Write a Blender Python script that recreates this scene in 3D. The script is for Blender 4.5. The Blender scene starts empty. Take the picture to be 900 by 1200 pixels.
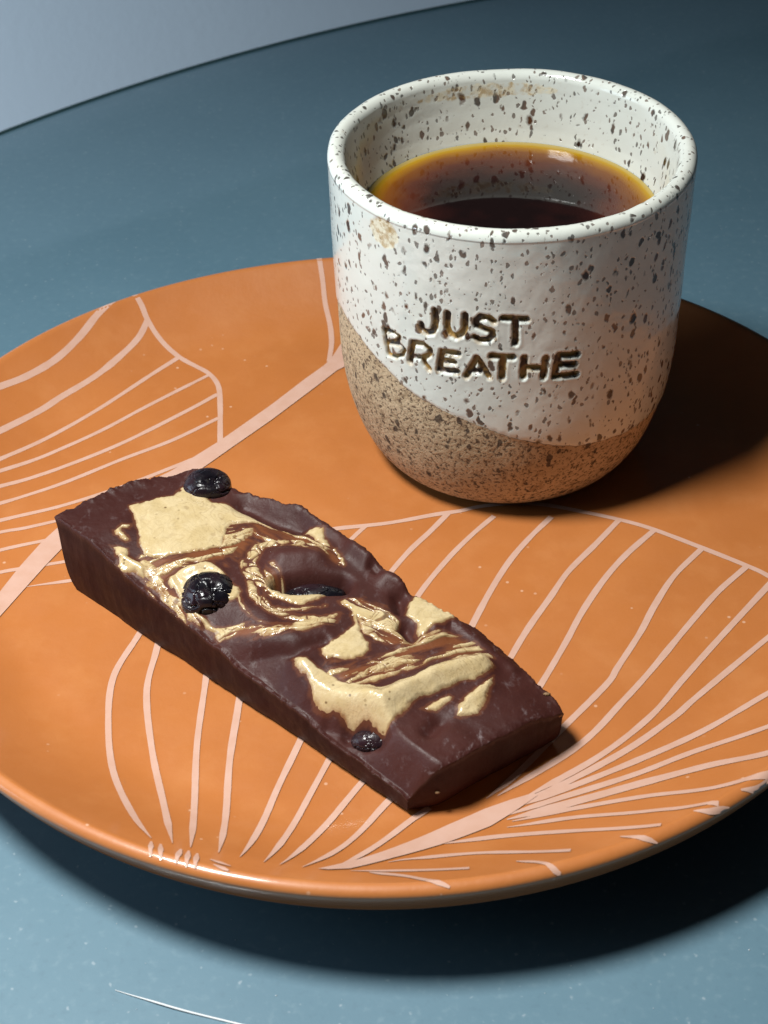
import bpy, math, json, random
import numpy as np
from mathutils import Vector, Matrix

D = json.loads('''{"lines":[["leaf_vein",0.21,[[-7.235,9.554],[-7.672,8.926],[-8.11,8.152],[-8.679,7.292],[-9.376,6.494],[-9.939,5.948],[-10.72,5.116]]],["leaf_outline",0.18,[[-6.713,9.876],[-6.487,9.539],[-6.321,9.172],[-5.965,8.659],[-5.489,8.182],[-4.937,7.746],[-4.569,7.347],[-4.314,6.754],[-4.231,5.825],[-4.193,4.889],[-4.163,4.131]]],["leaf_vein",0.2,[[-6.321,9.172],[-6.558,8.589],[-7.052,7.86],[-7.659,7.063],[-8.434,6.187],[-8.883,5.609],[-9.811,4.536],[-10.519,3.605]]],["leaf_vein",0.15,[[-5.464,8.12],[-6.252,7.286],[-7.501,5.826],[-8.6,4.658],[-9.706,3.565],[-10.428,2.705]]],["leaf_vein",0.15,[[-4.614,7.309],[-5.537,6.509],[-6.328,5.802],[-7.343,4.86],[-8.524,3.958],[-9.655,3.133],[-10.417,2.389]]],["leaf_vein",0.16,[[-4.322,6.39],[-5.038,5.719],[-6.678,4.327],[-8.152,3.353],[-9.585,2.565],[-10.36,1.893]]],["leaf_vein",0.15,[[-4.253,5.278],[-5.405,4.359],[-6.619,3.621],[-8.076,2.671],[-9.501,1.917],[-10.271,1.27]]],["leaf_vein",0.15,[[-4.326,3.845],[-4.727,3.576],[-5.395,3.146],[-6.523,2.47],[-7.975,1.763],[-9.414,1.261],[-10.214,0.75]]],["leaf_vein",0.14,[[-7.147,1.442],[-7.974,1.19],[-8.772,0.939],[-9.351,0.803],[-10.173,0.397]]],["leaf_vein",0.14,[[-7.879,0.524],[-8.177,0.444],[-9.257,0.12],[-10.059,-0.314]]],["leaf_vein",0.14,[[-7.28,-0.314],[-7.615,-0.389],[-8.578,-0.583],[-9.143,-0.705],[-9.95,-1.066]]],["leaf_vein",0.14,[[-7.106,-1.041],[-7.497,-1.11],[-8.219,-1.221],[-8.471,-1.267]]],["leaf_outline",0.17,[[-1.543,11.523],[-1.457,10.871],[-1.404,10.22],[-1.278,9.459],[-1.253,8.661],[-1.332,7.764]]],["leaf_outline",0.17,[[-1.509,0.404],[-1.097,0.477],[0.06,0.605],[1.21,0.868],[1.798,0.967],[2.267,1.107],[3.088,1.192],[3.912,1.074],[4.77,0.753],[5.632,0.385],[6.336,-0.002],[7.389,-0.772],[8.353,-1.518],[8.737,-1.878],[9.345,-2.655],[9.981,-4.028]]],["leaf_vein",0.15,[[-0.52,0.508],[-0.817,0.102],[-1.213,-0.515],[-1.721,-1.721]]],["leaf_vein",0.17,[[1.502,0.884],[1.008,0.187],[0.518,-0.459],[-0.019,-1.334],[-0.554,-2.385],[-0.964,-3.514]]],["leaf_vein",0.17,[[2.61,0.717],[2.021,0.029],[1.395,-0.827],[0.694,-1.982],[0.093,-3.291],[-0.333,-4.651]]],["leaf_vein",0.18,[[3.986,0.601],[3.418,-0.119],[2.899,-0.885],[2.435,-1.752],[1.949,-2.822],[1.262,-4.47],[0.415,-6.505]]],["leaf_vein",0.18,[[5.589,0.371],[4.92,-0.498],[4.16,-1.456],[3.647,-2.333],[3.061,-3.318],[2.596,-4.217],[2.025,-5.445],[1.067,-7.516]]],["leaf_vein",0.18,[[6.366,-0.069],[5.615,-0.888],[4.977,-1.749],[4.328,-2.843],[3.822,-3.87],[3.252,-4.958],[2.604,-6.121],[1.873,-7.319]]],["leaf_vein",0.18,[[7.38,-0.82],[6.582,-1.752],[5.969,-2.763],[5.506,-3.657],[4.862,-4.726],[4.55,-5.243],[3.487,-6.472],[2.36,-7.775],[1.699,-8.393]]],["leaf_vein",0.18,[[8.314,-1.516],[7.503,-2.349],[6.851,-3.163],[6.212,-4.006],[5.522,-4.925],[4.825,-5.782],[3.725,-7.031],[1.928,-8.336]]],["leaf_vein",0.18,[[9.847,-0.932],[8.791,-2.094],[7.648,-3.438],[6.866,-4.375],[6.178,-5.228],[5.313,-6.295],[4.069,-7.39],[2.4,-8.454]]],["leaf_vein",0.18,[[10.135,-2.625],[9.094,-3.348],[8.299,-3.994],[7.427,-4.789],[6.335,-5.814],[5.814,-6.323],[4.674,-7.228],[3.1,-8.19],[2.013,-8.741]]],["leaf_vein",0.19,[[9.607,-5.543],[8.628,-5.709],[7.878,-5.929],[6.314,-6.835],[5.029,-7.454],[3.595,-8.103],[2.083,-8.721]]],["leaf_vein",0.19,[[9.245,-7.019],[8.266,-7.141],[7.586,-7.183],[6.109,-7.452],[4.758,-7.958],[3.152,-8.49],[1.997,-8.917]]],["leaf_vein",0.27,[[9.451,-6.899],[7.973,-8.273],[7.32,-8.267],[6.25,-8.101],[5.001,-8.256],[3.724,-8.569],[2.055,-9.029]]],["leaf_vein",0.18,[[8.613,-8.708],[7.733,-8.684],[7.136,-9.039],[6.211,-9.099],[4.906,-8.797],[3.499,-8.849],[2.15,-9.096]]],["leaf_vein",0.16,[[6.035,-9.749],[5.387,-9.618],[4.79,-9.431],[3.454,-9.184],[2.031,-9.282]]],["leaf_vein",0.17,[[4.871,-10.179],[3.378,-9.724],[2.002,-9.585],[0.61,-9.708]]],["leaf_vein",0.15,[[3.112,-10.562],[1.502,-10.182],[0.122,-10.232],[-0.339,-10.342]]],["leaf_vein",0.13,[[1.173,-10.832],[-0.156,-10.751],[-1.071,-10.71]]],["rim_dash",0.14,[[-0.703,-10.801],[-0.068,-11.016],[0.349,-11.294],[0.762,-11.499]]],["rim_dash",0.14,[[2.065,-10.732],[2.443,-10.912],[2.727,-11.196],[2.836,-11.232]]],["rim_dash",0.14,[[4.077,-10.331],[4.365,-10.501],[4.732,-10.589]]],["rim_dash",0.14,[[5.533,-9.907],[5.808,-9.922],[6.247,-9.779]]],["rim_dash",0.14,[[6.525,-9.426],[6.866,-9.341],[7.277,-9.056]]],["leaf_vein",0.17,[[-5.462,-2.361],[-5.728,-3.158],[-6.151,-4.433],[-6.131,-5.896],[-5.882,-7.373],[-5.317,-8.906],[-4.863,-9.826]]],["leaf_vein",0.17,[[-5.2,-2.869],[-5.272,-3.661],[-5.388,-4.928],[-5.156,-6.647],[-4.778,-8.38],[-4.453,-9.932]]],["leaf_vein",0.17,[[-4.084,-3.795],[-4.136,-4.866],[-4.217,-6.551],[-4.183,-8.19],[-4.107,-10.033]]],["leaf_vein",0.17,[[-3.335,-4.783],[-3.406,-5.689],[-3.518,-7.125],[-3.536,-8.781],[-3.57,-10.139]]],["leaf_vein",0.17,[[-1.874,-6.033],[-2.161,-6.883],[-2.618,-8.234],[-3.16,-10.256]]],["leaf_vein",0.17,[[-1.198,-6.531],[-1.579,-7.445],[-2.18,-8.929],[-2.7,-10.423]]],["leaf_vein",0.17,[[-0.464,-7.347],[-0.942,-8.045],[-1.704,-9.237],[-2.392,-10.503]]],["leaf_vein",0.17,[[0.088,-7.946],[-0.422,-8.556],[-1.235,-9.722],[-1.972,-10.583]]],["leaf_vein",0.17,[[0.539,-8.588],[0.038,-9.023],[-0.774,-9.931],[-1.409,-10.633]]],["rim_dash",0.13,[[-4.842,-9.989],[-4.792,-10.478]]],["rim_dash",0.13,[[-4.661,-10.05],[-4.594,-10.57]]],["rim_dash",0.13,[[-4.267,-10.169],[-4.299,-10.676]]],["rim_dash",0.13,[[-4.121,-10.207],[-4.103,-10.763]]],["rim_dash",0.13,[[-3.954,-10.285],[-3.941,-10.816]]],["rim_dash",0.13,[[-3.695,-10.512],[-3.295,-10.759]]],["rim_dash",0.13,[[-3.609,-10.756],[-3.315,-10.933]]]],"bands":[["leaf_stem",[[-0.682,9.309],[-0.906,8.856],[-1.224,8.012],[-1.438,7.602],[-1.996,6.931],[-2.874,5.778],[-4.167,4.244],[-5.364,3.001],[-6.776,1.964],[-7.909,0.986],[-8.289,0.354],[-8.704,-0.544],[-9.045,-1.417],[-9.535,-3.138],[-9.824,-4.859]],[[-0.617,7.886],[-0.809,7.603],[-0.928,7.442],[-1.092,7.328],[-1.789,6.428],[-2.862,5.073],[-3.701,4.102],[-4.816,2.788],[-6.52,1.437],[-7.719,0.191],[-8.117,-0.579],[-8.527,-1.446],[-8.922,-2.293],[-9.395,-3.958],[-9.627,-5.812]]],["leaf_stem",[[-1.682,-10.646],[-0.908,-10.206],[0.014,-9.625],[0.899,-9.081],[1.625,-8.689],[2.175,-8.465],[2.655,-8.306]],[[-1.473,-10.677],[-1.071,-10.628],[-0.22,-10.168],[0.794,-9.697],[1.718,-9.212],[2.248,-8.785],[2.734,-8.38]]]],"solid":[[[0.999,1.287],[1.176,1.795],[1.392,2.222],[1.328,2.57],[1.428,2.878],[1.504,3.049],[1.701,2.805],[1.987,2.694],[2.209,2.669],[2.661,2.955],[3.426,3.063],[3.926,3.156],[4.477,3.299],[4.934,3.369],[5.269,3.4],[5.264,3.242],[4.89,3.252],[4.426,3.215],[4.058,3.13],[3.483,2.926],[3.108,2.469],[3.292,2.134],[3.44,1.81],[3.349,1.484],[3.073,1.131],[2.868,0.865],[2.607,0.541],[2.341,0.479],[2.01,0.635],[1.914,0.774],[1.537,1.012]],[[3.271,0.316],[3.297,0.662],[3.437,0.994],[3.705,1.3],[4.05,1.302],[4.48,1.168],[4.792,1.145],[4.878,0.882],[4.701,0.642],[4.413,0.35],[4.2,0.272],[4.388,0.216],[4.783,0.238],[5.431,0.501],[5.938,0.822],[6.254,1.295],[6.337,1.235],[6.016,0.741],[5.462,0.414],[5.072,0.098],[4.692,0.015],[3.985,0.063]],[[1.624,0.151],[1.706,0.302],[1.908,0.37],[2.123,0.194],[2.4,0.32],[2.641,0.298],[2.748,0.064],[2.478,0.025],[2.328,-0.148],[2.137,-0.157],[2.021,0.01],[1.806,0.058]],[[1.377,0.55],[1.356,0.795],[1.539,0.935],[1.633,0.799],[1.523,0.696],[1.779,0.592],[1.699,0.486],[1.533,0.46]],[[5.072,1.535],[5.203,1.74],[5.43,1.744],[5.642,2.103],[5.695,2.417],[5.89,2.612],[6.091,2.403],[6.075,2.129],[5.969,1.767],[5.641,1.532],[5.366,1.422]],[[6.778,2.391],[6.943,2.374],[7.232,2.196],[7.408,1.98],[7.745,1.93],[7.927,1.799],[7.931,1.494],[7.714,1.211],[7.43,0.998],[7.107,1.055],[7.13,1.39],[7.226,1.73],[7.117,2.081],[6.875,2.235]],[[7.388,3.7],[7.557,3.787],[7.742,3.855],[7.911,3.997],[8.178,3.912],[8.438,3.805],[8.558,3.693],[8.43,3.26],[8.412,2.872],[8.326,2.752],[8.063,3.023],[7.684,3.094],[7.472,3.386]],[[6.758,0.51],[6.824,0.599],[7.13,0.694],[7.439,0.704],[7.888,0.741],[8.172,0.797],[8.553,1.002],[8.804,1.216],[9.104,1.846],[9.255,2.499],[9.548,2.971],[9.769,3.314],[10.01,3.246],[10.061,3.1],[10.014,2.745],[9.837,2.172],[9.625,1.569],[9.6,1.285],[9.545,0.781],[9.478,0.47],[8.988,0.417],[8.433,0.268],[8.121,0.137],[7.796,0.151],[7.492,0.3],[7.019,0.388]],[[9.748,1.237],[9.788,1.567],[9.912,1.951],[10.02,1.958],[10.103,1.781],[10.0,1.454]],[[10.167,3.027],[10.407,2.737],[10.644,2.315],[10.639,2.052],[10.527,1.813],[10.358,1.615],[10.246,1.774],[10.199,2.201],[10.183,2.679]],[[4.358,3.367],[4.446,3.591],[4.693,3.759],[4.918,3.578],[5.213,3.459],[5.011,3.371],[4.638,3.378]]],"band_b":[[[[4.666,2.997],[4.415,2.903],[4.248,2.697],[4.095,2.426],[4.139,2.12],[4.359,1.878],[4.641,1.703],[4.908,1.594]],0.24],[[[4.137,1.809],[4.318,1.684],[4.695,1.495],[5.041,1.283],[5.353,1.154],[5.77,1.171],[6.217,1.436],[6.68,1.968]],0.19],[[[5.231,1.325],[5.523,1.214],[5.774,1.32],[6.015,1.668],[6.316,2.113]],0.1],[[[4.671,1.135],[5.014,0.902],[5.401,0.772],[5.772,0.784],[6.124,1.094],[6.346,1.457]],0.07],[[[5.295,3.427],[5.523,3.349],[5.761,3.206]],0.12],[[[3.507,1.488],[3.836,1.739],[3.968,1.948]],0.06],[[[6.877,2.525],[6.923,2.21]],0.08],[[[8.161,0.81],[8.345,1.564],[8.625,2.148]],0.13]],"streak":[[[[2.37,0.374],[2.873,0.809],[3.48,1.771],[3.346,2.108],[3.155,2.476],[3.429,2.872],[3.625,2.467],[3.638,2.008],[3.764,1.551],[3.377,0.974],[3.25,0.655],[3.255,0.306],[2.852,0.304]],[0.502,0.865],0.05],[[[3.483,2.926],[4.039,3.15],[4.454,3.241],[5.255,3.387],[5.648,3.244],[5.644,3.086],[5.0,3.057],[4.395,2.923],[3.984,2.59],[3.837,2.207],[4.137,1.732],[4.018,1.461],[3.678,1.659],[3.439,2.123]],[0.989,0.149],-0.28],[[[2.476,0.325],[2.704,0.342],[3.634,0.197],[4.446,0.105],[4.589,0.067],[4.3,-0.011],[3.557,-0.041],[3.067,0.042]],[0.994,-0.113],0.18],[[[6.529,2.471],[6.769,2.748],[7.246,2.903],[7.688,2.792],[7.794,2.594],[7.564,2.419],[7.219,2.289],[6.839,2.379]],[0.95,0.312],0.35],[[[8.333,2.583],[8.479,2.904],[8.637,3.158],[8.839,3.337],[9.169,3.419],[9.754,3.389],[9.531,2.991],[9.191,2.708],[8.884,2.2],[8.611,1.558],[8.367,0.922],[8.141,0.779],[8.235,1.321],[8.322,1.746],[8.261,2.13]],[0.447,0.894],0.1],[[[7.288,2.215],[7.594,2.413],[8.081,2.543],[8.367,2.652],[8.296,2.303],[7.847,2.136],[7.522,2.094]],[0.966,0.26],-0.05],[[[7.572,1.002],[7.964,1.459],[8.148,1.675],[8.268,2.068],[8.298,2.514],[8.385,1.808],[8.222,1.206],[8.027,0.772],[7.641,0.8]],[0.394,0.919],-0.1],[[[4.989,0.159],[5.442,0.489],[6.026,0.81],[6.315,1.284],[6.692,1.981],[6.743,1.745],[6.444,1.024],[5.826,0.486],[5.259,0.143]],[0.664,0.748],-0.05],[[[4.62,2.062],[4.839,2.053],[5.318,1.78],[5.512,1.974],[5.605,1.697],[5.211,1.525],[4.884,1.721]],[0.899,-0.437],0.1]],"bump":[[[[7.147,0.463],[7.614,0.299],[8.069,0.328],[8.612,0.521],[9.101,0.889],[9.314,1.688],[9.562,2.466],[9.84,3.09]],0.34,0.26],[[[5.401,2.087],[6.091,2.775]],0.22,-0.85],[[[5.117,1.878],[5.42,2.068]],0.17,-0.55],[[[2.587,3.794],[2.636,3.801]],0.16,0.16],[[[4.723,2.511],[5.185,2.973]],0.42,0.22],[[[8.752,0.23],[9.42,0.405]],0.2,-0.32],[[[8.285,0.087],[8.574,0.164]],0.15,-0.12],[[[2.469,3.691],[3.649,3.879],[5.154,3.823],[6.333,3.656],[7.084,3.654]],0.22,0.13],[[[2.765,3.123],[3.574,3.267],[4.225,3.422]],0.26,-0.2],[[[5.685,3.752],[6.013,3.784]],0.3,0.14],[[[6.729,3.552],[6.955,3.742]],0.28,0.12],[[[6.277,3.635],[6.442,3.619]],0.12,-0.14],[[[7.977,2.794],[8.308,2.664]],0.16,-0.22],[[[7.233,3.406],[7.558,3.126]],0.16,-0.2],[[[5.426,0.101],[6.363,0.719],[6.818,1.536]],0.35,0.12],[[[6.053,0.242],[6.763,0.691],[7.059,1.284]],0.12,-0.08],[[[8.417,3.247],[8.534,3.664],[9.523,3.611],[10.255,3.564]],0.2,0.1],[[[10.228,1.011],[10.213,1.313]],0.2,-0.16],[[[10.652,1.587],[10.95,1.629]],0.25,-0.05],[[[0.192,1.181],[0.535,2.034]],0.2,0.08],[[[0.115,0.818],[0.215,0.833]],0.12,0.06],[[[3.337,0.358],[3.86,0.16],[4.552,0.105]],0.14,0.1],[[[2.016,0.065],[2.59,0.164]],0.14,0.08],[[[3.452,0.643],[3.652,1.095],[4.133,1.197]],0.15,0.07],[[[8.246,2.358],[8.761,3.125]],0.16,0.06],[[[10.266,1.909],[10.315,2.711]],0.2,0.08]],"berry":[[[4.187,0.683],0.62,-0.2,1],[[1.741,2.983],0.52,-0.12,1.15],[[5.711,2.321],0.4,-0.42,1.9],[[9.239,0.478],0.33,-0.5,1.5]],"crumb":[[11.532,3.375],[11.108,3.633],[-7.440871097000489,-1.6297927878041527]],"text":[[0.068,[[-2.0617,6.066],[-2.0578,5.835],[-2.0615,5.622],[-2.0793,5.483],[-2.1113,5.438],[-2.1371,5.491],[-2.143,5.609]]],[0.068,[[-1.9889,6.055],[-1.991,5.693],[-1.9762,5.546],[-1.9449,5.495],[-1.9125,5.576],[-1.8922,5.737],[-1.891,6.083]]],[0.068,[[-1.7424,5.994],[-1.7679,6.082],[-1.8099,6.079],[-1.8352,5.971],[-1.8293,5.85],[-1.7881,5.785],[-1.7471,5.73],[-1.7438,5.606],[-1.7688,5.5],[-1.8143,5.481],[-1.8401,5.552]]],[0.068,[[-1.69,6.094],[-1.5706,6.064]]],[0.068,[[-1.6262,6.077],[-1.6222,5.439]]],[0.051000000000000004,[[-2.403,5.076],[-2.3904,4.746],[-2.3774,4.443]]],[0.04216,[[-2.4032,5.061],[-2.3343,5.119],[-2.293,5.066],[-2.3018,4.923],[-2.3777,4.777]]],[0.04216,[[-2.3778,4.769],[-2.2911,4.861],[-2.2586,4.777],[-2.2785,4.586],[-2.3253,4.456],[-2.3774,4.443]]],[0.068,[[-2.2,5.044],[-2.2123,4.754],[-2.2229,4.499]]],[0.061200000000000004,[[-2.2,5.044],[-2.134,5.099],[-2.0938,5.006],[-2.0976,4.859],[-2.1358,4.731],[-2.1867,4.683]]],[0.061200000000000004,[[-2.1442,4.713],[-2.125,4.565],[-2.1024,4.463]]],[0.068,[[-2.0212,5.03],[-2.0396,4.522]]],[0.068,[[-2.0212,5.03],[-1.9317,5.047]]],[0.068,[[-2.0279,4.787],[-1.9543,4.8]]],[0.068,[[-2.0396,4.522],[-1.9364,4.563]]],[0.068,[[-1.8262,5.003],[-1.8534,4.752],[-1.884,4.487]]],[0.068,[[-1.8262,5.003],[-1.7953,4.768],[-1.7628,4.522]]],[0.061200000000000004,[[-1.8621,4.646],[-1.7864,4.657]]],[0.0714,[[-1.7461,5.085],[-1.6341,5.066]]],[0.0748,[[-1.685,5.07],[-1.691,4.526]]],[0.0714,[[-1.5715,5.039],[-1.5764,4.539]]],[0.0714,[[-1.4564,5.0],[-1.4661,4.504]]],[0.068,[[-1.5753,4.783],[-1.4627,4.754]]],[0.0748,[[-1.3849,5.029],[-1.4025,4.497]]],[0.068,[[-1.385,5.043],[-1.28,4.993]]],[0.068,[[-1.3924,4.785],[-1.2918,4.733]]],[0.068,[[-1.4025,4.49],[-1.2785,4.454]]]],"glaze":[[-2.8831,4.578],[-2.7428,4.487],[-2.603,4.332],[-2.3993,3.993],[-2.2442,3.695],[-2.1102,3.532],[-1.9806,3.369],[-1.8038,3.11],[-1.6352,2.85],[-1.4427,2.583],[-1.2513,2.354],[-1.0435,2.231],[-0.8583,2.133],[-0.657,2.065],[-0.4321,1.933]],"bare":[[-2.3692,7.635]],"cam":[[-0.6026155724753393,-32.42294969789087,26.42670835241044],[0.9992118241948588,-0.033426182392909856,-0.02141076177576382],[0.03751528272840802,0.6188961301086175,0.7845764358546495],[0.012974357440358915,0.7847612824720733,-0.6196623238359716],2051.3428964883656],"mug":[3.1376920921231055,4.1007717253118585,8.1918730209881,4.036499021038956,3.4389549486766997],"bar":[[-7.427290524607237,-1.3891142711761013],[0.7161262184624138,-0.6979708011304796],[0.6979708011304796,0.7161262184624138]],"prof":[[0,1.2,2.35,3.4,4.56,5.85,7.5,8.5,9.66,10.46,11.2],[2.22,2.2,1.85,1.62,1.5,1.17,1.0,0.8,0.7,0.62,0.66],[0,1.3,2.5,4,5.1,6.4,7.4,8.1,9,10.1,11.5],[2.3,2.3,2.2,2.05,1.88,1.73,1.57,1.58,1.44,1.25,1.02],[0,1.3,2.5,3.95,5.14,6.4,7.43,8.14,9,10.1,11.5],[3.2,3.4,3.84,3.93,3.86,3.7,3.7,3.92,3.86,3.72,3.5]],"hair":[[-5.686,-11.489],[-5.093,-11.734],[-4.424,-12.0],[-3.601,-12.271],[-2.95,-12.492]]}''')
S = 0.01                      # the numbers below are centimetres; meshes are written in metres
rng = np.random.default_rng(7); random.seed(7)
scene = bpy.context.scene
col = scene.collection

# ------------------------------------------------------------------ camera
Cc, Rt, Up, Fw, F = D['cam']
cam = bpy.data.cameras.new('camera'); camo = bpy.data.objects.new('camera', cam); col.objects.link(camo)
cam.sensor_fit = 'VERTICAL'; cam.sensor_height = 24.0; cam.lens = 24.0 * F / 1200.0
M = Matrix((Rt, Up, [-v for v in Fw])).transposed().to_4x4()
M.translation = Vector(Cc) * S
camo.matrix_world = M
cam.clip_start = 0.01; cam.clip_end = 50
cam.dof.use_dof = True; cam.dof.focus_distance = 0.40; cam.dof.aperture_fstop = 26
scene.camera = camo

# ------------------------------------------------------------------ world, lamp, exposure
w = bpy.data.worlds.new('World'); scene.world = w; w.use_nodes = True
w.node_tree.nodes['Background'].inputs[0].default_value = (0.66, 0.86, 1.0, 1)
w.node_tree.nodes['Background'].inputs[1].default_value = 0.017
ld = bpy.data.lights.new('pendant_lamp', 'SPOT'); ld.shadow_soft_size = 0.065; ld.energy = 20.5; ld.color = (0.99, 1.0, 0.97)
ld.spot_size = math.radians(110); ld.spot_blend = 1.0
lo = bpy.data.objects.new('pendant_lamp', ld); col.objects.link(lo)
lo.location = (-0.215, -0.095, 0.56)
lo.rotation_euler = (Vector((-0.11, -0.18, 0)) - lo.location).to_track_quat('-Z', 'Y').to_euler()
# weak cool fill added from the left, lifts the shadows with a blue tint
l2 = bpy.data.lights.new('cool_fill', 'AREA'); l2.shape = 'RECTANGLE'; l2.size = 0.5; l2.size_y = 0.4; l2.energy = 2.6; l2.color = (0.62, 0.82, 1.0)
lr = bpy.data.objects.new('cool_fill', l2); col.objects.link(lr)
lr.location = (-0.85, -0.02, 0.26)
lr.rotation_euler = (Vector((0.0, -0.12, 0.0)) - lr.location).to_track_quat('-Z', 'Y').to_euler()
l3 = bpy.data.lights.new('wall_fill', 'SPOT'); l3.shadow_soft_size = 0.06; l3.energy = 17.0; l3.color = (0.76, 0.88, 1.0); l3.spot_size = math.radians(75); l3.spot_blend = 1.0  # added unseen spot below table height, brightens the wall without touching the tabletop
lw = bpy.data.objects.new('wall_fill', l3); col.objects.link(lw)
lw.location = (-0.52, -0.27, -0.05)
lw.rotation_euler = (Vector((-0.10, 0.42, -0.03)) - lw.location).to_track_quat('-Z', 'Y').to_euler()
vs = scene.view_settings
vs.view_transform = 'Standard'; vs.look = 'None'; vs.exposure = 0.0; vs.gamma = 1.0; vs.use_curve_mapping = False
scene.cycles.max_bounces = 8; scene.cycles.diffuse_bounces = 1; scene.cycles.use_denoising = True

# ------------------------------------------------------------------ numeric helpers
def _h(a, b, c, seed):
    v = (a.astype(np.int64) * 374761393 + b.astype(np.int64) * 668265263 + c.astype(np.int64) * 2147483647 + seed * 974711) & 0xffffffff
    v = ((v ^ (v >> 13)) * 1274126177) & 0xffffffff
    v = v ^ (v >> 16)
    return (v & 0xffff) / 65535.0
def noise(x, y, z=None, seed=0):
    if z is None: z = np.zeros_like(x)
    x0, y0, z0 = np.floor(x), np.floor(y), np.floor(z)
    f = lambda t: t * t * t * (t * (t * 6 - 15) + 10)
    u, v, ww = f(x - x0), f(y - y0), f(z - z0)
    r = 0
    for i in (0, 1):
        for j in (0, 1):
            for k in (0, 1):
                r = r + _h(x0 + i, y0 + j, z0 + k, seed) * (u if i else 1 - u) * (v if j else 1 - v) * (ww if k else 1 - ww)
    return r * 2 - 1
def fbm(x, y, z=None, o=4, seed=0):
    r = 0; a = 0.5; k = 1.0
    for i in range(o):
        r = r + a * noise(x * k, y * k, None if z is None else z * k, seed + i * 17); a *= 0.5; k *= 2.03
    return r
def sstep(a, b, x):
    t = np.clip((x - a) / (b - a), 0, 1); return t * t * (3 - 2 * t)
def seg_dist(px, py, pts):
    d = np.full(px.shape, 1e9)
    for (x0, y0), (x1, y1) in zip(pts[:-1], pts[1:]):
        dx, dy = x1 - x0, y1 - y0; L = dx * dx + dy * dy + 1e-12
        t = np.clip(((px - x0) * dx + (py - y0) * dy) / L, 0, 1)
        d = np.minimum(d, (px - x0 - t * dx) ** 2 + (py - y0 - t * dy) ** 2)
    return np.sqrt(d)
def poly_sdf(px, py, pts):                 # positive inside
    d = seg_dist(px, py, list(pts) + [pts[0]])
    ins = np.zeros(px.shape, bool); m = len(pts)
    for i in range(m):
        x0, y0 = pts[i]; x1, y1 = pts[(i + 1) % m]
        if y0 == y1: continue
        c = ((y0 > py) != (y1 > py)) & (px < (x1 - x0) * (py - y0) / (y1 - y0) + x0)
        ins ^= c
    return np.where(ins, d, -d)
def smooth_line(P, step=0.12):
    P = np.array(P, float)
    Q = np.vstack([2 * P[0] - P[1], P, 2 * P[-1] - P[-2]]); out = []
    for i in range(1, len(Q) - 2):
        a, b, c, d = Q[i - 1:i + 3]; m = max(2, int(np.linalg.norm(c - b) / step))
        for t in np.arange(m) / m:
            out.append(0.5 * (2 * b + (c - a) * t + (2 * a - 5 * b + 4 * c - d) * t * t + (3 * b - a - 3 * c + d) * t ** 3))
    out.append(P[-1]); return np.array(out)

# ------------------------------------------------------------------ mesh helpers
def mk(name, V, faces, mat, parent=None, attrs=None, smooth=True):
    V = np.asarray(V, np.float32) * S
    me = bpy.data.meshes.new(name)
    if isinstance(faces, np.ndarray):
        nf, k = faces.shape
        me.vertices.add(len(V)); me.vertices.foreach_set('co', V.ravel())
        me.loops.add(nf * k); me.loops.foreach_set('vertex_index', faces.astype(np.int32).ravel())
        me.polygons.add(nf); me.polygons.foreach_set('loop_start', np.arange(0, nf * k, k, dtype=np.int32))
        me.update(calc_edges=True)
    else:
        me.from_pydata(V.tolist(), [], faces); me.update()
    me.validate()
    me.polygons.foreach_set('use_smooth', np.full(len(me.polygons), smooth))
    for k, a in (attrs or {}).items():
        at = me.attributes.new(k, 'FLOAT', 'POINT'); at.data.foreach_set('value', np.asarray(a, np.float32))
    me.materials.append(mat)
    o = bpy.data.objects.new(name, me); col.objects.link(o)
    if parent is not None: o.parent = parent
    return o
def empty(name, loc=(0, 0, 0)):
    o = bpy.data.objects.new(name, None); col.objects.link(o); o.location = Vector(loc) * S; return o
def tag(o, label=None, cat=None, group=None, kind=None):
    for k, v in (('label', label), ('category', cat), ('group', group), ('kind', kind)):
        if v: o[k] = v
    return o
def gridfaces(nu, nv, wrapu=False):
    iu = np.arange(nu if wrapu else nu - 1); jv = np.arange(nv - 1)
    I, J = np.meshgrid(iu, jv, indexing='ij'); I2 = (I + 1) % nu
    return np.stack([I * nv + J, I2 * nv + J, I2 * nv + J + 1, I * nv + J + 1], -1).reshape(-1, 4)

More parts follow.
